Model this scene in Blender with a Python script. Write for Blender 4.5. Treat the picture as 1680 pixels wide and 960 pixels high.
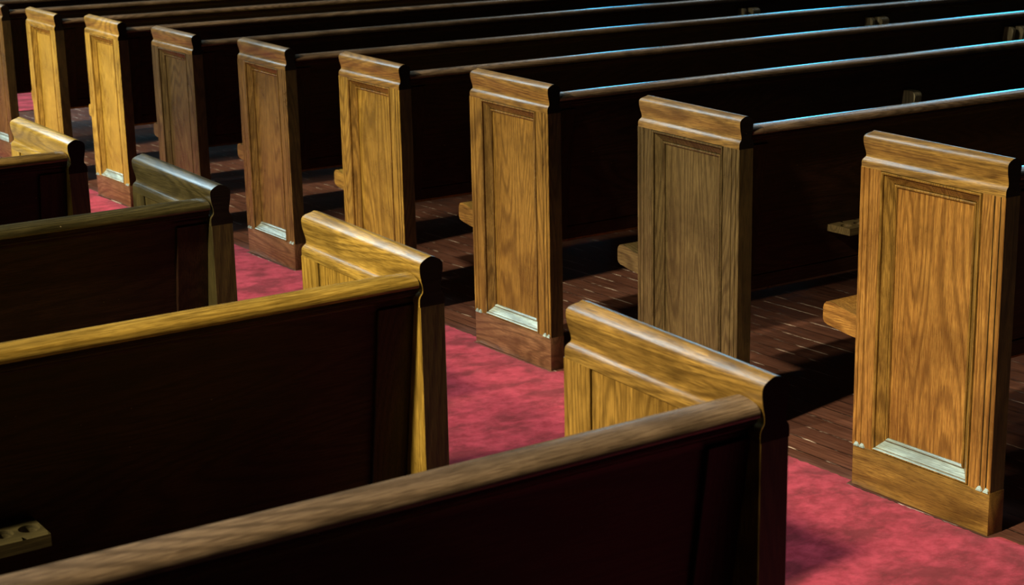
import bpy, bmesh, math, random
from mathutils import Vector, Matrix

scene = bpy.context.scene
col = scene.collection
for o in list(bpy.data.objects):
    bpy.data.objects.remove(o)

# ------------------------------------------------------------------ camera
YAW, PITCH, ROLL = 0.5944, 0.2522, -0.0213
Fw = Vector((math.sin(YAW) * math.cos(PITCH), math.cos(YAW) * math.cos(PITCH), -math.sin(PITCH)))
Rt = Vector((math.cos(YAW), -math.sin(YAW), 0))
Up = Rt.cross(Fw)
R2 = Rt * math.cos(ROLL) + Up * math.sin(ROLL)
U2 = -Rt * math.sin(ROLL) + Up * math.cos(ROLL)
cam_d = bpy.data.cameras.new('camera')
cam = bpy.data.objects.new('camera', cam_d)
col.objects.link(cam)
m = Matrix((R2, U2, -Fw)).transposed().to_4x4()
m.translation = Vector((-2.9479, -2.3795, 1.5556))
cam.matrix_world = m
cam_d.sensor_width = 36
cam_d.lens = 2711.64 / 1680 * 36
cam_d.clip_start = 0.05
cam_d.dof.use_dof = True
cam_d.dof.focus_distance = 3.9
cam_d.dof.aperture_fstop = 11
scene.camera = cam

# ------------------------------------------------------------------ view, world, lights
scene.view_settings.view_transform = 'Standard'
scene.view_settings.look = 'None'
scene.view_settings.exposure = 0.0
scene.view_settings.gamma = 1.0
scene.view_settings.use_curve_mapping = False
try:
    scene.cycles.use_denoising = True
    scene.cycles.max_bounces = 5
    scene.cycles.diffuse_bounces = 2
    scene.cycles.sample_clamp_indirect = 4
except Exception:
    pass
world = bpy.data.worlds.new('world')
scene.world = world
world.use_nodes = True
world.node_tree.nodes['Background'].inputs[0].default_value = (0.75, 0.85, 1.0, 1)
world.node_tree.nodes['Background'].inputs[1].default_value = 0.004


def area(name, loc, target, sx, sy, power, color, shape='RECTANGLE'):
    l = bpy.data.lights.new(name, 'AREA')
    l.shape = shape
    l.size = sx
    l.size_y = sy
    l.energy = power
    l.color = color
    o = bpy.data.objects.new(name, l)
    col.objects.link(o)
    o.location = loc
    o.rotation_euler = (Vector(target) - Vector(loc)).to_track_quat('-Z', 'Y').to_euler()
    return o


def spot(name, loc, target, radius, power, color, deg, blend):
    l = bpy.data.lights.new(name, 'SPOT')
    l.energy = power
    l.color = color
    l.shadow_soft_size = radius
    l.spot_size = math.radians(deg)
    l.spot_blend = blend
    o = bpy.data.objects.new(name, l)
    col.objects.link(o)
    o.location = loc
    o.rotation_euler = (Vector(target) - Vector(loc)).to_track_quat('-Z', 'Y').to_euler()


LAMP = (1.0, 0.83, 0.50)
# the hanging nave lamps (warm), high above the left bank, out of the frame; the farthest is added to brighten the cross carpet
for ly, tx, ty, pw in ((-0.60, -0.75, -0.10, 6800), (2.3, -0.35, 2.5, 5700), (5.4, -0.1, 6.0, 8000), (9.2, 0.4, 9.8, 8000)):
    spot('nave_spotlight', (-8.4, ly, 6.05), (tx, ty, 0.45), 0.22, pw, LAMP, 25, 1.0)
area('nave_lamp_light', (-6.6, 4.4, 7.6), (0, 3.0, 0.4), 1.2, 1.2, 260, LAMP, 'DISK')  # weak warm fill, added with no lamp behind it
# daylight from the tall window behind the altar
area('altar_window_light', (-4.2, 21.6, 16.5), (0, 2, 0.5), 5.0, 17.0, 4300, (0.58, 0.86, 1.0))

SL = -0.0076                        # the nave floor falls very slightly towards the altar
PITCHY, WID, AISLE, THK = 0.8889, 0.4438, 1.4782, 0.0508


def fz(y):
    return SL * y


# ------------------------------------------------------------------ helpers
def sharp(bm, deg=32):
    bm.normal_update()
    for f in bm.faces:
        f.smooth = True
    for e in bm.edges:
        if len(e.link_faces) == 2:
            e.smooth = e.calc_face_angle(0) < math.radians(deg)
        else:
            e.smooth = False


def finish(name, bm, deg=32):
    bmesh.ops.recalc_face_normals(bm, faces=bm.faces)
    sharp(bm, deg)
    me = bpy.data.meshes.new(name)
    bm.to_mesh(me)
    bm.free()
    return me


def box(bm, x0, x1, y0, y1, z0, z1, bev=0.0, seg=2):
    r = bmesh.ops.create_cube(bm, size=1)
    vs = r['verts']
    for v in vs:
        v.co = Vector(((x0 + x1) / 2 + v.co.x * (x1 - x0), (y0 + y1) / 2 + v.co.y * (y1 - y0),
                       (z0 + z1) / 2 + v.co.z * (z1 - z0)))
    if bev:
        es = list({e for v in vs for e in v.link_edges})
        bmesh.ops.bevel(bm, geom=es, offset=bev, segments=seg, profile=0.5, affect='EDGES')


def loft(bm, rings, cap=True, closed=True):
    rows = [[bm.verts.new(p) for p in r] for r in rings]
    n = len(rows[0])
    for a, b in zip(rows, rows[1:]):
        for i in range(n if closed else n - 1):
            j = (i + 1) % n
            bm.faces.new((a[i], a[j], b[j], b[i]))
    if cap:
        bm.faces.new(rows[0][::-1])
        bm.faces.new(rows[-1])


def prism_x(bm, prof, x0, x1, cap=True):
    """profile of (y, z) points extruded along x"""
    loft(bm, [[(x, y, z) for y, z in prof] for x in (x0, x1)], cap)


def prism_z(bm, prof, z0, z1):
    loft(bm, [[(x, y, z) for x, y in prof] for z in (z0, z1)])


def link(name, me, mat, parent=None):
    o = bpy.data.objects.new(name, me)
    col.objects.link(o)
    if not me.materials:
        me.materials.append(None)
    o.material_slots[0].link = 'OBJECT'
    o.material_slots[0].material = mat
    o.parent = parent
    return o


def tag(o, label, cat, group=None, kind=None):
    o['label'] = label
    o['category'] = cat
    if group:
        o['group'] = group
    if kind:
        o['kind'] = kind


# ------------------------------------------------------------------ materials
class NT:
    def __init__(self, name):
        self.m = bpy.data.materials.new(name)
        self.m.use_nodes = True
        self.t = self.m.node_tree
        self.t.nodes.clear()
        self.out = self.n('ShaderNodeOutputMaterial')
        self.b = self.n('ShaderNodeBsdfPrincipled')
        self.l(self.b.outputs[0], self.out.inputs[0])

    def n(self, ty, **kw):
        nd = self.t.nodes.new(ty)
        for k, v in kw.items():
            setattr(nd, k, v)
        return nd

    def l(self, a, b):
        self.t.links.new(a, b)

    def math(self, op, a, b=None, clamp=False):
        nd = self.n('ShaderNodeMath', operation=op, use_clamp=clamp)
        for i, v in enumerate((a, b)):
            if v is None:
                continue
            if isinstance(v, (int, float)):
                nd.inputs[i].default_value = v
            else:
                self.l(v, nd.inputs[i])
        return nd.outputs[0]

    def mix(self, f, a, b, blend='MIX'):
        nd = self.n('ShaderNodeMix', data_type='RGBA', blend_type=blend)
        for i, v in ((0, f), (6, a), (7, b)):
            if isinstance(v, (int, float)):
                nd.inputs[i].default_value = v
            elif isinstance(v, tuple):
                nd.inputs[i].default_value = (*v, 1)
            else:
                self.l(v, nd.inputs[i])
        return nd.outputs[2]

    def ramp(self, f, stops):
        nd = self.n('ShaderNodeValToRGB')
        e = nd.color_ramp.elements
        while len(e) < len(stops):
            e.new(0.5)
        for s, (p, c) in zip(e, stops):
            s.position = p
            s.color = (*c, 1) if isinstance(c, tuple) else (c, c, c, 1)
        self.l(f, nd.inputs[0])
        return nd.outputs[0]

    def noise(self, vec, scale, detail=2, rough=0.5, dist=0.0):
        nd = self.n('ShaderNodeTexNoise')
        self.l(vec, nd.inputs['Vector'])
        nd.inputs['Scale'].default_value = scale
        nd.inputs['Detail'].default_value = detail
        nd.inputs['Roughness'].default_value = rough
        nd.inputs['Distortion'].default_value = dist
        return nd.outputs[0]

    def mapping(self, vec, scale, loc=(0, 0, 0)):
        nd = self.n('ShaderNodeMapping')
        self.l(vec, nd.inputs[0])
        nd.inputs['Scale'].default_value = scale
        nd.inputs['Location'].default_value = loc
        return nd.outputs[0]


WOOD = {}


def wood(axis, tone, gloss=0.29):
    """varnished oak; axis = grain direction, tone = (dark, mid, light) colours of this pew's oak"""
    key = (axis, tone, gloss)
    if key in WOOD:
        return WOOD[key]
    dark, mid, light = TONES[tone]
    w = NT('oak_%s_%s' % (tone, axis))
    tc = w.n('ShaderNodeTexCoord').outputs['Object']
    oi = w.n('ShaderNodeObjectInfo').outputs['Random']
    off = w.n('ShaderNodeCombineXYZ')
    w.l(w.math('MULTIPLY', oi, 31.0), off.inputs[0])
    w.l(w.math('MULTIPLY', oi, 17.0), off.inputs[1])
    w.l(w.math('MULTIPLY', oi, 23.0), off.inputs[2])
    va = w.n('ShaderNodeVectorMath', operation='ADD')
    w.l(tc, va.inputs[0])
    w.l(off.outputs[0], va.inputs[1])
    v = va.outputs[0]
    sc = {'x': (.75, 6.5, 6.5), 'y': (6.5, .75, 6.5), 'z': (6.5, 6.5, .75)}[axis]
    vm = w.mapping(v, sc)
    # growth rings: contour lines of a stretched noise give cathedral figure
    n1 = w.noise(vm, 0.85, 1.5, 0.45, 0.35)
    scf = {'x': (.035, 1, 1), 'y': (1, .035, 1), 'z': (1, 1, .035)}[axis]
    vf = w.mapping(v, scf)
    pores = w.noise(vf, 800, 2, 0.6)
    streak = w.noise(vf, 330, 5, 0.72)
    rings = w.math('SINE', w.math('ADD', w.math('MULTIPLY', n1, 215.0), w.math('MULTIPLY', streak, 3.0)))
    rings = w.math('MULTIPLY_ADD', rings, 0.5)
    rings.node.inputs[2].default_value = 0.5
    blot = w.noise(v, 5.5, 4, 0.62, 0.4)
    base = w.ramp(streak, [(0.38, mid), (0.62, light)])
    base = w.mix(w.math('MULTIPLY', w.ramp(rings, [(0.0, 1.0), (0.6, 0.0)]), 0.62), base,
                 tuple(c * 0.45 for c in mid))
    base = w.mix(w.math('MULTIPLY', w.ramp(pores, [(0.38, 1.0), (0.52, 0.0)]), 0.6), base, dark)
    base = w.mix(w.math('MULTIPLY', w.ramp(blot, [(0.38, 1.0), (0.62, 0.0)]), 0.42), base, dark)
    # worn, rubbed-through specks
    sp = w.noise(v, 130, 2, 0.7)
    base = w.mix(w.math('MULTIPLY', w.ramp(sp, [(0.76, 0.0), (0.80, 1.0)]), 0.5), base, (0.55, 0.42, 0.24))
    w.l(base, w.b.inputs['Base Color'])
    rg = w.math('ADD', w.math('MULTIPLY', blot, 0.22), gloss - 0.1)
    w.l(rg, w.b.inputs['Roughness'])
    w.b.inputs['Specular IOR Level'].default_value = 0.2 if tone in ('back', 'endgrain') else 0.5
    bp = w.n('ShaderNodeBump')
    bp.inputs['Strength'].default_value = 0.22
    bp.inputs['Distance'].default_value = 0.0012
    w.l(w.math('ADD', w.math('MULTIPLY', pores, 0.7), w.math('MULTIPLY', streak, 0.6)), bp.inputs['Height'])
    w.l(bp.outputs[0], w.b.inputs['Normal'])
    WOOD[key] = w.m
    return w.m


TONES = {
    'russet': ((0.060, 0.025, 0.007), (0.27, 0.125, 0.029), (0.46, 0.250, 0.060)),
    'golden': ((0.055, 0.030, 0.005), (0.31, 0.185, 0.030), (0.46, 0.30, 0.060)),
    'bright': ((0.14, 0.085, 0.012), (0.46, 0.30, 0.050), (0.58, 0.42, 0.095)),
    'umber':  ((0.035, 0.017, 0.004), (0.21, 0.115, 0.024), (0.36, 0.215, 0.048)),
    'moss':   ((0.012, 0.010, 0.004), (0.050, 0.041, 0.015), (0.092, 0.074, 0.030)),
    'kick':   ((0.045, 0.020, 0.010), (0.17, 0.085, 0.042), (0.27, 0.15, 0.080)),
    'dusty':  ((0.10, 0.11, 0.10), (0.32, 0.45, 0.50), (0.52, 0.70, 0.76)),  # cool window light on upward ledges, put into the colour
    'brown':  ((0.030, 0.017, 0.006), (0.17, 0.098, 0.028), (0.29, 0.18, 0.052)),
    'olive':  ((0.018, 0.013, 0.006), (0.072, 0.050, 0.020), (0.130, 0.094, 0.040)),
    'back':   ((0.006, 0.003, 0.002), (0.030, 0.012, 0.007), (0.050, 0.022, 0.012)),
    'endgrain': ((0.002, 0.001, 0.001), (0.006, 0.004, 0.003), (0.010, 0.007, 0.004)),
    'edge':   ((0.008, 0.005, 0.002), (0.060, 0.040, 0.012), (0.095, 0.065, 0.020)),  # near stile faces: their shade is put into the colour
    'rail':   ((0.030, 0.019, 0.012), (0.15, 0.098, 0.062), (0.24, 0.165, 0.108)),
    'pale':   ((0.08, 0.07, 0.045), (0.28, 0.25, 0.17), (0.40, 0.36, 0.26)),
}


def floor_material():
    w = NT('varnished_floorboards')
    tc = w.n('ShaderNodeTexCoord').outputs['Object']
    sep = w.n('ShaderNodeSeparateXYZ')
    w.l(tc, sep.inputs[0])
    bw = 0.08
    u = w.math('DIVIDE', sep.outputs[0], bw)
    idx = w.math('FLOOR', u)
    fr = w.math('FRACT', u)
    edge = w.math('ABSOLUTE', w.math('SUBTRACT', fr, 0.5))       # .5 at the joints
    gap = w.math('GREATER_THAN', edge, 0.468)
    wn = w.n('ShaderNodeTexWhiteNoise', noise_dimensions='1D')
    w.l(idx, wn.inputs['W'])
    v = w.mapping(tc, (1, .05, 1))
    st = w.noise(v, 120, 3, 0.6)
    bl = w.noise(tc, 6, 3, 0.6)
    c = w.ramp(st, [(0.3, (0.07, 0.028, 0.021)), (0.7, (0.20, 0.088, 0.064))])
    c = w.mix(w.math('MULTIPLY', wn.outputs[0], 0.45), c, (0.045, 0.018, 0.014))
    c = w.mix(w.math('MULTIPLY', w.ramp(bl, [(0.5, 0.0), (0.75, 1.0)]), 0.35), c, (0.16, 0.085, 0.07))
    # paler colour in stretches of the joints
    vd = w.mapping(tc, (9, 1, 1))
    dn = w.ramp(w.noise(vd, 7, 3, 0.7), [(0.52, 0.0), (0.60, 1.0)])
    gc = w.mix(dn, (0.03, 0.015, 0.012), (0.75, 0.64, 0.58))
    c = w.mix(gap, c, gc)
    w.l(c, w.b.inputs['Base Color'])
    w.l(w.math('ADD', w.math('MULTIPLY', bl, 0.25), 0.22), w.b.inputs['Roughness'])
    bp = w.n('ShaderNodeBump')
    bp.inputs['Strength'].default_value = 0.2
    bp.inputs['Distance'].default_value = 0.001
    w.l(w.math('SUBTRACT', w.math('MULTIPLY', st, 0.2), gap), bp.inputs['Height'])
    w.l(bp.outputs[0], w.b.inputs['Normal'])
    return w.m


def carpet_material():
    w = NT('red_carpet_pile')
    tc = w.n('ShaderNodeTexCoord').outputs['Object']
    fine = w.noise(tc, 900, 2, 0.7)
    mid = w.noise(tc, 22, 6, 0.7, 0.0)
    big = w.noise(w.mapping(tc, (1.0, 1.5, 1)), 5.0, 6, 0.66, 0.2)
    c = w.ramp(mid, [(0.32, (0.26, 0.014, 0.040)), (0.65, (0.54, 0.056, 0.112))])
    c = w.mix(w.math('MULTIPLY', w.ramp(big, [(0.40, 1.0), (0.56, 0.0)]), 0.75), c, (0.085, 0.004, 0.012))
    c = w.mix(w.math('MULTIPLY', w.ramp(fine, [(0.35, 1.0), (0.6, 0.0)]), 0.30), c, (0.20, 0.010, 0.022))
    w.l(c, w.b.inputs['Base Color'])
    w.b.inputs['Roughness'].default_value = 0.95
    w.b.inputs['Sheen Weight'].default_value = 0.12
    w.b.inputs['Sheen Roughness'].default_value = 0.45
    w.b.inputs['Sheen Tint'].default_value = (1.0, 0.55, 0.6, 1)
    w.b.inputs['Specular IOR Level'].default_value = 0.15
    bp = w.n('ShaderNodeBump')
    bp.inputs['Strength'].default_value = 0.6
    bp.inputs['Distance'].default_value = 0.004
    w.l(w.math('ADD', w.math('MULTIPLY', fine, 0.5), mid), bp.inputs['Height'])
    w.l(bp.outputs[0], w.b.inputs['Normal'])
    return w.m


def plaster_material():
    w = NT('stone_plaster')
    tc = w.n('ShaderNodeTexCoord').outputs['Object']
    c = w.ramp(w.noise(tc, 3, 4, 0.6), [(0.3, (0.12, 0.11, 0.10)), (0.7, (0.2, 0.19, 0.17))])
    w.l(c, w.b.inputs['Base Color'])
    w.b.inputs['Roughness'].default_value = 0.9
    return w.m


def glass_material(name, c0, c1, strength):
    """daylit leaded glass: it gives off the light of the sky behind it"""
    w = NT(name)
    tc = w.n('ShaderNodeTexCoord').outputs['Object']
    vo = w.n('ShaderNodeTexVoronoi')
    w.l(tc, vo.inputs['Vector'])
    vo.inputs['Scale'].default_value = 3.5
    sp = w.n('ShaderNodeSeparateColor')
    w.l(vo.outputs['Color'], sp.inputs[0])
    c = w.mix(sp.outputs[0], c0, c1)
    w.l(c, w.b.inputs['Base Color'])
    w.l(c, w.b.inputs['Emission Color'])
    w.b.inputs['Emission Strength'].default_value = strength
    return w.m


M_FLOOR = floor_material()
M_CARPET = carpet_material()
M_WALL = plaster_material()
M_BLUE = glass_material('blue_stained_glass', (0.01, 0.42, 0.75), (0.06, 0.60, 0.95), 15.0)
M_PALE = glass_material('pale_leaded_glass', (0.55, 0.62, 0.66), (0.75, 0.78, 0.78), 2.6)  # upper panes, added to lay a grey sheen on the rails
M_FRAME = wood('z', 'brown')

# ------------------------------------------------------------------ the setting
X0, X1, Y0, Y1 = -9.0, 14.0, -5.0, 22.0
bm = bmesh.new()
vs = [bm.verts.new((x, y, fz(y) + dz)) for dz in (-0.1, 0) for x, y in ((X0, Y0), (X1, Y0), (X1, Y1), (X0, Y1))]
for f in ((0, 3, 2, 1), (4, 5, 6, 7), (0, 1, 5, 4), (1, 2, 6, 5), (2, 3, 7, 6), (3, 0, 4, 7)):
    bm.faces.new([vs[i] for i in f])
floor = link('floor', finish('floor', bm), M_FLOOR)
floor['kind'] = 'structure'

# right wall with its row of lancet windows, daylit blue glass
WIN_Y = [7.6, 11.4, 15.1, 19.7]
WW, WZ0, WZ1 = 1.7, 1.4, 4.6
CZ0, CZ1, CW = 6.2, 10.5, 2.5  # upper row of glowing panes, added for the rail sheen
bm = bmesh.new()
edges = [Y0]
for y in WIN_Y:
    edges += [y - WW / 2, y + WW / 2]
edges.append(Y1)
for i in range(0, len(edges), 2):
    box(bm, X1, X1 + 0.4, edges[i], edges[i + 1], -0.3, WZ1)
for y in WIN_Y:
    box(bm, X1, X1 + 0.4, y - WW / 2, y + WW / 2, -0.3, WZ0)
ed = [Y0]
for y in WIN_Y:
    ed += [y - CW / 2, y + CW / 2]
ed.append(Y1)
for i in range(0, len(ed), 2):
    box(bm, X1, X1 + 0.4, ed[i], ed[i + 1], CZ0, CZ1)
box(bm, X1, X1 + 0.4, Y0, Y1, WZ1, CZ0)
box(bm, X1, X1 + 0.4, Y0, Y1, CZ1, 12)
o = link('wall_right', finish('wall_right', bm), M_WALL)
o['kind'] = 'structure'
openings = [(y, WW, WZ0, WZ1, M_BLUE) for y in WIN_Y] + [(y, CW, CZ0, CZ1, M_PALE) for y in WIN_Y]
for i, (y, WW, WZ0, WZ1, gm) in enumerate(openings):
    bm = bmesh.new()
    box(bm, X1 + 0.18, X1 + 0.2, y - WW / 2, y + WW / 2, WZ0, WZ1)
    g = link('window_%d' % (i + 1), finish('window_glass', bm), gm)
    g['kind'] = 'structure'
    bm = bmesh.new()
    for a in (-1, 1):
        box(bm, X1 + 0.10, X1 + 0.17, y + a * (WW / 2 - 0.03) - 0.03, y + a * (WW / 2 - 0.03) + 0.03, WZ0, WZ1)
    box(bm, X1 + 0.10, X1 + 0.17, y - 0.025, y + 0.025, WZ0, WZ1)
    for k in range(6):
        z = WZ0 + (WZ1 - WZ0) * k / 5
        box(bm, X1 + 0.12, X1 + 0.16, y - WW / 2, y + WW / 2, z - 0.02, z + 0.02)
    link('window_frame', finish('window_frame', bm), M_FRAME, g)
bm = bmesh.new()
box(bm, X0, X1, Y1, Y1 + 0.4, -0.3, 5.0)
o = link('wall_far', finish('wall_far', bm), M_WALL)
o['kind'] = 'structure'

# aisle carpet: a thick fitted runner between the two banks
def edge_right(y):
    for n, p in enumerate(RIGHT):
        if n * PITCHY + p[0] - 0.013 < y < n * PITCHY + p[0] + WID + 0.011:
            return p[1] - 0.0085
    return 0.028


def edge_left(y):
    for n, p in enumerate(LEFT):
        yy = -0.884 + n * PITCHY + p[0]
        if yy - 0.013 < y < yy + WID + 0.011:
            return -AISLE + p[1] + 0.012
    return -AISLE - 0.03


def carpet_mesh(x0, x1, y0, y1, nx, ny, t=0.006, notched=False):
    bm = bmesh.new()
    rnd = random.Random(4)
    grid = []
    for j in range(ny + 1):
        row = []
        for i in range(nx + 1):
            x = x0 + (x1 - x0) * i / nx
            y = y0 + (y1 - y0) * j / ny
            if notched and i == 0:
                x = edge_left(y)
            if notched and i == nx:
                x = edge_right(y)
            e = min(i, nx - i)
            z = fz(y) + t + 0.0012 * math.sin(x * 9 + y * 5) * math.sin(y * 7.3 - x * 3)
            if x > -0.015:      # the edge humps a little where it meets the pew ends
                z += 0.009 * math.exp(-((y + 0.03) / 0.05) ** 2)
            if e == 0:
                z = fz(y)
                x += (rnd.random() - 0.5) * 0.006
            row.append(bm.verts.new((x, y, z)))
        grid.append(row)
    for a, b in zip(grid, grid[1:]):
        for i in range(nx):
            bm.faces.new((a[i], a[i + 1], b[i + 1], b[i]))
    bot = [bm.verts.new((x, y, fz(y) - 0.002)) for x, y in ((x0, y0), (x1, y0), (x1, y1), (x0, y1))]
    bm.faces.new(bot[::-1])
    return finish('carpet', bm, 60)


# ------------------------------------------------------------------ pew meshes (side: +1 right bank, -1 left bank)
ZT = 0.818          # joint between the stiles and the cap
ZB = 0.108          # top of the bottom rail
SW = 0.066          # stile width


def shear(me):
    """the end's top rises a touch towards the front"""
    for v in me.vertices:
        v.co.z += 0.0131 * (v.co.z / 0.84) * max(0.0, min(1.0, v.co.y / WID)) if v.co.z > 0.2 else 0


def side_mesh(me, s):
    if s < 0:
        for v in me.vertices:
            v.co.x = -v.co.x
        me.flip_normals()
    me.update()
    return me


def make_cap():
    prof = [(0.818, 0.0), (0.8290, 0.0), (0.8330, 0.0005), (0.8370, 0.0022), (0.8400, 0.0046), (0.8425, 0.0066),
            (0.8460, 0.0074), (0.851, 0.0072), (0.857, 0.0062), (0.864, 0.0046), (0.872, 0.0030), (0.880, 0.0020),
            (0.8875, 0.0018), (0.8920, 0.0024), (0.8955, 0.0042), (0.8985, 0.0072), (0.9012, 0.0115), (0.9035, 0.0160),
            (0.9052, 0.0202), (0.9060, 0.0235)]
    bm = bmesh.new()
    rings = []
    for z, o in prof:
        r = []
        # near edge stays flat (sawn end grain); the profile is returned round the front corner
        ro = min(o, 0.016)
        pts = [(o, 0.0), (THK - o, 0.0), (THK - o, WID - ro - 0.004), (THK - o - min(0.003, 0.02 - o * .8), WID - ro),
               (o + min(0.003, 0.02 - o * .8), WID - ro), (o, WID - ro - 0.004)]
        for x, y in pts:
            r.append((x, y, z))
        rings.append(r)
    loft(bm, rings)
    bm.normal_update()
    for f in bm.faces:
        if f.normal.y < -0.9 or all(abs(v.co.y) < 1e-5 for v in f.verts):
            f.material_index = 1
    return finish('end_cap', bm, 38)


def make_stile(y0, near):
    """square post with shallow beads run down both faces; (x, y) section extruded up"""
    w = SW
    def g(c, d=0.0042, h=0.0019):
        return [(0, c - h), (d, c), (0, c + h)]
    b = 0.0015
    cs = [0.0125, 0.030] if near else [w - 0.030, w - 0.0125]
    left = [(0, b)]
    for c in cs:
        left += g(c)
    left += [(0, w - b)]
    right = [(THK, w - b), (THK, b)]
    pts = [(b, 0)] + left + [(b, w), (THK - b, w)] + right + [(THK - b, 0)]
    bm = bmesh.new()
    prism_z(bm, [(x, y + y0) for x, y in pts], ZB, ZT)
    bmesh.ops.recalc_face_normals(bm, faces=bm.faces)
    bm.normal_update()
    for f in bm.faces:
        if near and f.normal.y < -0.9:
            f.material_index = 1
    return finish('stile', bm, 25)


def make_bottom_rail():
    bm = bmesh.new()
    box(bm, -0.0012, THK + 0.0012, -0.0005, WID - 0.005, 0, ZB, 0.0015)
    # the little run-out stops where the stile beads die into the rail
    for y in (0.010, 0.031, WID - 0.031 - .005, WID - 0.012 - .005):
        r = [[(-0.0045, y - 0.008, ZB - 0.001), (0.002, y - 0.010, ZB - 0.001), (0.002, y + 0.010, ZB - 0.001), (-0.0045, y + 0.008, ZB - 0.001)],
             [(-0.0035, y - 0.006, ZB + 0.004), (0.002, y - 0.008, ZB + 0.005), (0.002, y + 0.008, ZB + 0.005), (-0.0035, y + 0.006, ZB + 0.004)],
             [(0.0005, y - 0.003, ZB + 0.010), (0.002, y - 0.004, ZB + 0.010), (0.002, y + 0.004, ZB + 0.010), (0.0005, y + 0.003, ZB + 0.010)]]
        loft(bm, r)
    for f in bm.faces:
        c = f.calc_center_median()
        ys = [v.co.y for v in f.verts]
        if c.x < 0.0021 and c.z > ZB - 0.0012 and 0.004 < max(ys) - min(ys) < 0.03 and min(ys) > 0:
            f.material_index = 1  # bead stops carry the same painted cyan sheen
    return finish('bottom_rail', bm)


def make_moulding():
    """mitred bolection run round the sunk panel, on the aisle face"""
    prof = [(-0.001, 0.008), (0.0018, 0.008), (0.0021, 0.0006), (0.0030, -0.0016), (0.0060, -0.0016), (0.0084, 0.0004),
            (0.0087, 0.0060), (0.0106, 0.0062), (0.0110, 0.0046), (0.0150, 0.0078), (0.0200, 0.0118), (0.0250, 0.0156),
            (0.0285, 0.0178), (0.0288, 0.0215), (0.0303, 0.0215), (0.0306, 0.0170), (0.0330, 0.0156), (0.0358, 0.0164),
            (0.0378, 0.0192), (0.0380, 0.0235)]
    ya, yb, za, zb = SW, WID - SW, ZB, ZT
    bm = bmesh.new()
    rings = []
    for u, d in prof:
        rings.append([(d, ya + u, za + u), (d, yb - u, za + u), (d, yb - u, zb - u), (d, ya + u, zb - u)])
    loft(bm, rings, cap=False)
    bmesh.ops.recalc_face_normals(bm, faces=bm.faces)
    bm.normal_update()
    if sum(f.normal.x * f.calc_area() for f in bm.faces) > 0:
        bmesh.ops.reverse_faces(bm, faces=bm.faces)
        bm.normal_update()
    for f in bm.faces:      # cool window sheen on the foot ledges, painted in as pale cyan
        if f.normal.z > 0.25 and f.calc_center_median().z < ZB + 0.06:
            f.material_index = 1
    return finish('panel_moulding', bm, 30)


def make_panel():
    bm = bmesh.new()
    g = 0.0026
    box(bm, 0.0222, THK - 0.0035, SW + g, WID - SW - g, ZB + g, ZT - g, 0.0008, 1)
    return finish('inset_panel', bm)


LEN_R, LEN_L = 6.8, 3.6
SEAM = 3.40


def yb_of(z):
    """rear face of the reclined back"""
    return 0.024 + (0.835 - z) * 0.145


def make_rail(x0, x1):
    prof = [(0.0100, 0.8515), (0.0055, 0.8515), (0.0022, 0.8530), (0.0010, 0.8565), (0.0016, 0.8615), (0.0045, 0.8658),
            (0.0095, 0.8692), (0.0165, 0.8718), (0.0250, 0.8736), (0.0340, 0.8746), (0.0420, 0.8748), (0.0480, 0.8735),
            (0.0530, 0.8690), (0.0560, 0.8620), (0.0550, 0.8545)]
    bm = bmesh.new()
    prism_x(bm, prof, x0, x1)
    return finish('top_rail', bm, 40)


def make_rail_shade_moulding(x0, x1):
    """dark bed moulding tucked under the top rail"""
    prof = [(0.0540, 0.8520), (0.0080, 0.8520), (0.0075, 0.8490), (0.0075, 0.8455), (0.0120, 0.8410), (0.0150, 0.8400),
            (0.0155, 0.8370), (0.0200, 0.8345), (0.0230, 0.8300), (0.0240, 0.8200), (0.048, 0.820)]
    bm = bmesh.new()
    prism_x(bm, prof, x0, x1)
    return finish('rail_moulding', bm, 30)


def make_back(x0, x1):
    t = 0.020
    zs = [0.832, 0.440, 0.4375, 0.435, 0.395]
    off = [0, 0, 0.003, 0, 0]
    rear = [(yb_of(z) + o, z) for z, o in zip(zs, off)]
    front = [(yb_of(0.395) + t, 0.395), (yb_of(0.832) + t, 0.832)]
    bm = bmesh.new()
    prism_x(bm, rear + front, x0, x1)
    return finish('back_panel', bm, 20)


def make_batten(x0, x1):
    bm = bmesh.new()
    prof = [(yb_of(0.822) - 0.008, 0.822), (yb_of(0.40) - 0.008, 0.40), (yb_of(0.40) + 0.002, 0.40), (yb_of(0.822) + 0.002, 0.822)]
    prism_x(bm, prof, x0, x1)
    bmesh.ops.bevel(bm, geom=[e for e in bm.edges], offset=0.0015, segments=1, affect='EDGES')
    return finish('back_batten', bm)


def make_seat(x0, x1):
    prof = [(0.088, 0.400), (0.090, 0.432), (0.14, 0.4235), (0.25, 0.4180), (0.36, 0.4185), (0.46, 0.4260), (0.53, 0.4370),
            (0.570, 0.4460), (0.585, 0.4480), (0.597, 0.4455), (0.605, 0.4380), (0.608, 0.4280), (0.608, 0.3980),
            (0.604, 0.3900), (0.594, 0.3850), (0.54, 0.3760), (0.49, 0.3700), (0.42, 0.3700), (0.40, 0.3850), (0.10, 0.3850)]
    bm = bmesh.new()
    prism_x(bm, prof, x0, x1)
    return finish('seat', bm, 30)


def make_support(x):
    bm = bmesh.new()
    prof = [(0.10, 0.0), (0.085, 0.39), (0.55, 0.375), (0.50, 0.20), (0.52, 0.0)]
    prism_x(bm, prof, x - 0.022, x + 0.022)
    return finish('centre_support', bm)


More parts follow.
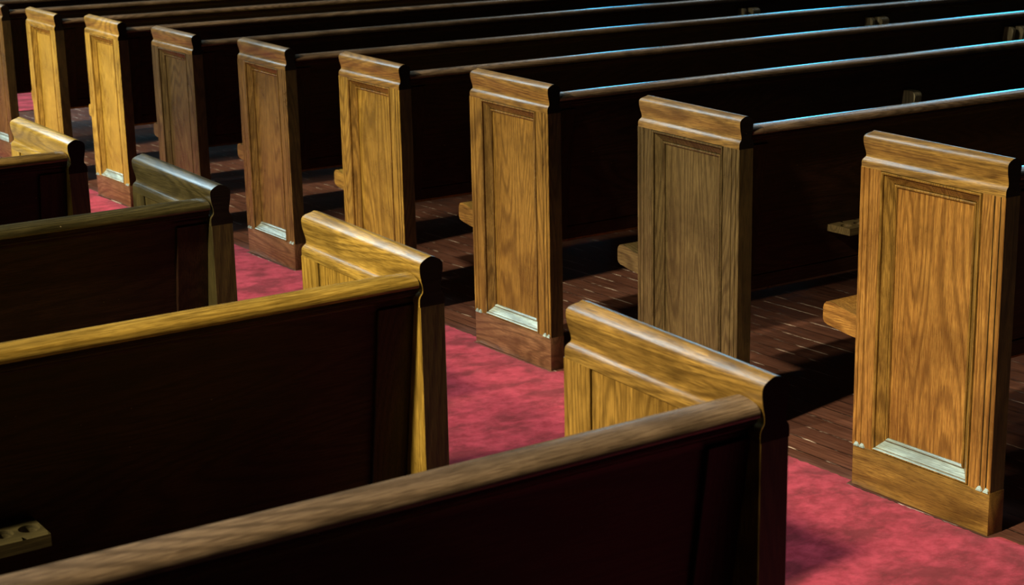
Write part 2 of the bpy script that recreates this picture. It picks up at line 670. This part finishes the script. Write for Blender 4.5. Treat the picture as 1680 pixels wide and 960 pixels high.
def make_brace(x0, x1, top, dep):
    """vertical back brace, proud of the back, with a rounded head"""
    bm = bmesh.new()
    n = 6
    outer = []
    for k in range(n + 1):
        a = math.pi / 2 * k / n
        outer.append((yb_of(top) - dep + dep * 0.4 * (1 - math.cos(a)), top - 0.02 * (1 - math.sin(a))))
    prof = [(yb_of(0.40) + 0.002, 0.40), (yb_of(0.40) - dep * .8, 0.40)] + outer + [(yb_of(top) + 0.002, top)]
    prism_x(bm, prof, x0, x1)
    return finish('back_brace', bm)


def make_cup_shelf(x0, x1, z, holes):
    """little shelf on the back with round cup holes bored through it"""
    dep, t = 0.088, 0.020
    ya = yb_of(z) + 0.002
    yf = yb_of(z) - dep
    bm = bmesh.new()
    N = 24
    r = 0.0165
    cyl = (ya + yf) / 2 - 0.004
    cells = []
    wcell = (x1 - x0) / len(holes)
    for zz, flip in ((z, False), (z - t, True)):
        for i in range(len(holes)):
            a0, a1 = x0 + wcell * i, x0 + wcell * (i + 1)
            cx = (a0 + a1) / 2
            circ, sq = [], []
            for k in range(N):
                an = 2 * math.pi * (k + 0.5) / N
                dx, dy = math.cos(an), math.sin(an)
                circ.append((cx + r * dx, cyl + r * dy, zz))
                hx = (a1 - cx) / abs(dx)
                hy = ((ya - cyl) if dy > 0 else (cyl - yf)) / abs(dy)
                h = min(hx, hy)
                sq.append((cx + h * dx, cyl + h * dy, zz))
            loft(bm, [sq, circ], cap=False)
            if not flip:
                loft(bm, [circ, [(a, b, zz - t) for a, b, _ in circ]], cap=False)
    for pts in ([(x0, ya), (x0, yf)], [(x0, yf), (x1, yf)], [(x1, yf), (x1, ya)]):
        (a, b), (c, d) = pts
        bm.faces.new([bm.verts.new(p) for p in ((a, b, z), (c, d, z), (c, d, z - t), (a, b, z - t))])
    bmesh.ops.remove_doubles(bm, verts=bm.verts, dist=1e-5)
    return finish('cup_shelf', bm)


MESH = {}


def mesh(key, fn, s, sh=False):
    k = (key, s)
    if k not in MESH:
        me = fn()
        if sh:
            shear(me)
        MESH[k] = side_mesh(me, s)
    return MESH[k]


def build_pew(s, tone, railtone, extra=()):
    root = bpy.data.objects.new('church_pew', None)
    col.objects.link(root)
    root.empty_display_size = 0.1
    wz, wy, wx = wood('z', tone), wood('y', tone), wood('x', railtone, .22)
    capt = {'bright': 'golden', 'golden': 'umber', 'umber': 'umber', 'russet': 'umber', 'olive': 'brown',
            'brown': 'brown', 'moss': 'moss'}[tone] if s > 0 else tone
    kickt = {'russet': 'umber', 'olive': 'olive', 'moss': 'moss'}.get(tone, 'kick') if s > 0 else tone
    L = LEN_R if s > 0 else LEN_L
    end = link('end_panel', mesh('panel', make_panel, s, True), wz, root)
    me = mesh('cap', make_cap, s, True)
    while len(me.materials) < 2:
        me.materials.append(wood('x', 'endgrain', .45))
    link('end_cap', me, wood('y', capt, .36 if s > 0 else .32), end)
    me = mesh('stile_n', lambda: make_stile(0, True), s, True)
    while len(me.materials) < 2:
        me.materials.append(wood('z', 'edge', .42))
    link('stile', me, wz, end)
    link('stile', mesh('stile_f', lambda: make_stile(WID - SW, False), s, True), wz, end)
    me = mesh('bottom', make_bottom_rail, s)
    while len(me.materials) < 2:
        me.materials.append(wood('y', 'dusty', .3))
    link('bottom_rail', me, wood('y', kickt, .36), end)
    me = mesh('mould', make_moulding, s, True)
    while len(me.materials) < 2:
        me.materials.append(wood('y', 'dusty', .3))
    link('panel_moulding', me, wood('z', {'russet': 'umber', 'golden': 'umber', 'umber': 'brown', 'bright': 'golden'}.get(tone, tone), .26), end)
    cuts = [(THK - 0.001, SEAM - 0.001), (SEAM + 0.001, LEN_R)] if s > 0 else [(THK - 0.001, LEN_L)]
    for i, (a, b) in enumerate(cuts):
        link('top_rail', mesh('rail%d' % i, lambda: make_rail(a, b), s), wx, root)
    link('rail_moulding', mesh('rmould', lambda: make_rail_shade_moulding(THK - 0.001, L), s), wood('x', 'back', .34), root)  # dark tone stands for the shade under the rail
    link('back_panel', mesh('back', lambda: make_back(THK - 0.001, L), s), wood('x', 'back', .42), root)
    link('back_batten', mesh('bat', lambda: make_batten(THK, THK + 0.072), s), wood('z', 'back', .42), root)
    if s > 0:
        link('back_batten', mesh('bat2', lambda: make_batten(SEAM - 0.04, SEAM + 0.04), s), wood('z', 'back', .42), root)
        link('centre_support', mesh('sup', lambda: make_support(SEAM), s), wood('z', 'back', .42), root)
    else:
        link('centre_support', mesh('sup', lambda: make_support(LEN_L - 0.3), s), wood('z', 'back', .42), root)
    link('seat', mesh('seat', lambda: make_seat(THK - 0.001, L), s), wood('y', tone), root)
    for nm, fn in extra:
        link(nm, side_mesh(fn(), s), wood('z', 'pale', .4) if nm == 'back_brace' else wood('x', 'olive' if s > 0 else 'moss', .45), root)
    return root


pair = [('back_brace', lambda: make_brace(3.26, 3.278, 0.812, 0.050)), ('back_brace', lambda: make_brace(3.31, 3.36, 0.812, 0.068))]
RIGHT = [
    # y, x, z, rot, tone, rail, extras, label
    (0.0082, 0.0066, -.0048, -.0001, 'russet', 'rail', (), 'russet oak pew with a strongly figured end panel, nearest on the right of the aisle'),
    (0.0002, 0.0025, -.0001, -.0165, 'olive', 'rail', [('cup_shelf', lambda: make_cup_shelf(0.395, 0.60, 0.552, range(4)))], 'grey-olive oak pew with a mottled cap, directly behind the nearest right-hand pew'),
    (-.0249, -.0087, .0100, -.0009, 'umber', 'rail', [('back_brace', lambda: make_brace(1.620, 1.655, 0.742, 0.055))], 'brown-gold oak pew standing third in the right bank, beside the darker grey-olive one'),
    (0.0009, -.0001, .0016, .0007, 'golden', 'rail', pair, 'clean golden oak pew, fourth in the right bank, its seat end poking out at left'),
    (0.0124, 0.0068, -.0029, -.0057, 'brown', 'rail', pair, 'brown oak pew, fifth in the right bank, with a dull streaked end'),
    (0.0013, -.0051, -.0026, .0125, 'olive', 'rail', pair, 'dull grey-brown oak pew, sixth in the right bank, between bright golden ends'),
    (0.0020, 0.0016, .0022, .0057, 'bright', 'rail', (), 'bright yellow-gold oak pew, seventh in the right bank, pale kick board on the carpet'),
    (-.0001, -.0037, -.0031, .0077, 'bright', 'rail', (), 'bright yellow-gold oak pew beside the glimpse of pink carpet, eighth in the right bank'),
    (0.0, 0.0, 0.0, 0.008, 'brown', 'rail', (), 'brown oak pew cut by the left edge of the photo, ninth in the right bank'),
    (0.0, 0.0, 0.0, 0.0, 'brown', 'rail', (), 'farthest dark pew, only its top rail crossing the upper left corner'),
]
LEFT = [
    (0.0086, -.0170, -.0034, -.0142, 'umber', 'rail', (), 'golden oak pew nearest the camera, its long dark rail running to the lower left corner'),
    (-.0010, -.0011, .0002, .0024, 'golden', 'golden', [('cup_shelf', lambda: make_cup_shelf(0.738, 0.90, 0.582, range(4)))], 'golden oak pew with a golden top rail and a cup shelf on its black back'),
    (-.0035, .0089, .0030, .0052, 'moss', 'moss', (), 'dark olive oak pew with a grey top, between two golden pews of the left bank'),
    (-.0041, .0092, -.0001, .0165, 'bright', 'brown', (), 'bright yellow oak pew at the left edge, farthest seen in the left bank'),
]
o = link('aisle_carpet', carpet_mesh(-AISLE - 0.028, 0.026, -3.0, 12.0, 24, 1500, notched=True), M_CARPET)
tag(o, 'red carpet runner down the aisle between the two banks of pews', 'carpet')
o = link('cross_carpet', carpet_mesh(0.55, 1.30, 9.35, 10.9, 20, 20), M_CARPET)
tag(o, 'small pinkish red carpet glimpsed on the floor beyond the farthest pews at left', 'carpet')

for n, (dy, dx, dz, rot, tone, rl, extra, label) in enumerate(RIGHT):
    y = n * PITCHY + dy
    r = build_pew(1, tone, rl, extra)
    r.location = (dx, y, fz(y))
    r.rotation_euler = (0, 0, rot)
    r.scale = (1, 1, 1 + dz / 0.84)
    tag(r, label, 'pew', 'pews right of the aisle')

for n, (dy, dx, dz, rot, tone, rl, extra, label) in enumerate(LEFT):
    y = -0.884 + n * PITCHY + dy
    r = build_pew(-1, tone, rl, extra)
    r.location = (-AISLE + dx, y, fz(y))
    r.rotation_euler = (0, 0, rot)
    r.scale = (1, 1, 1 + dz / 0.84)
    tag(r, label, 'pew', 'pews left of the aisle')
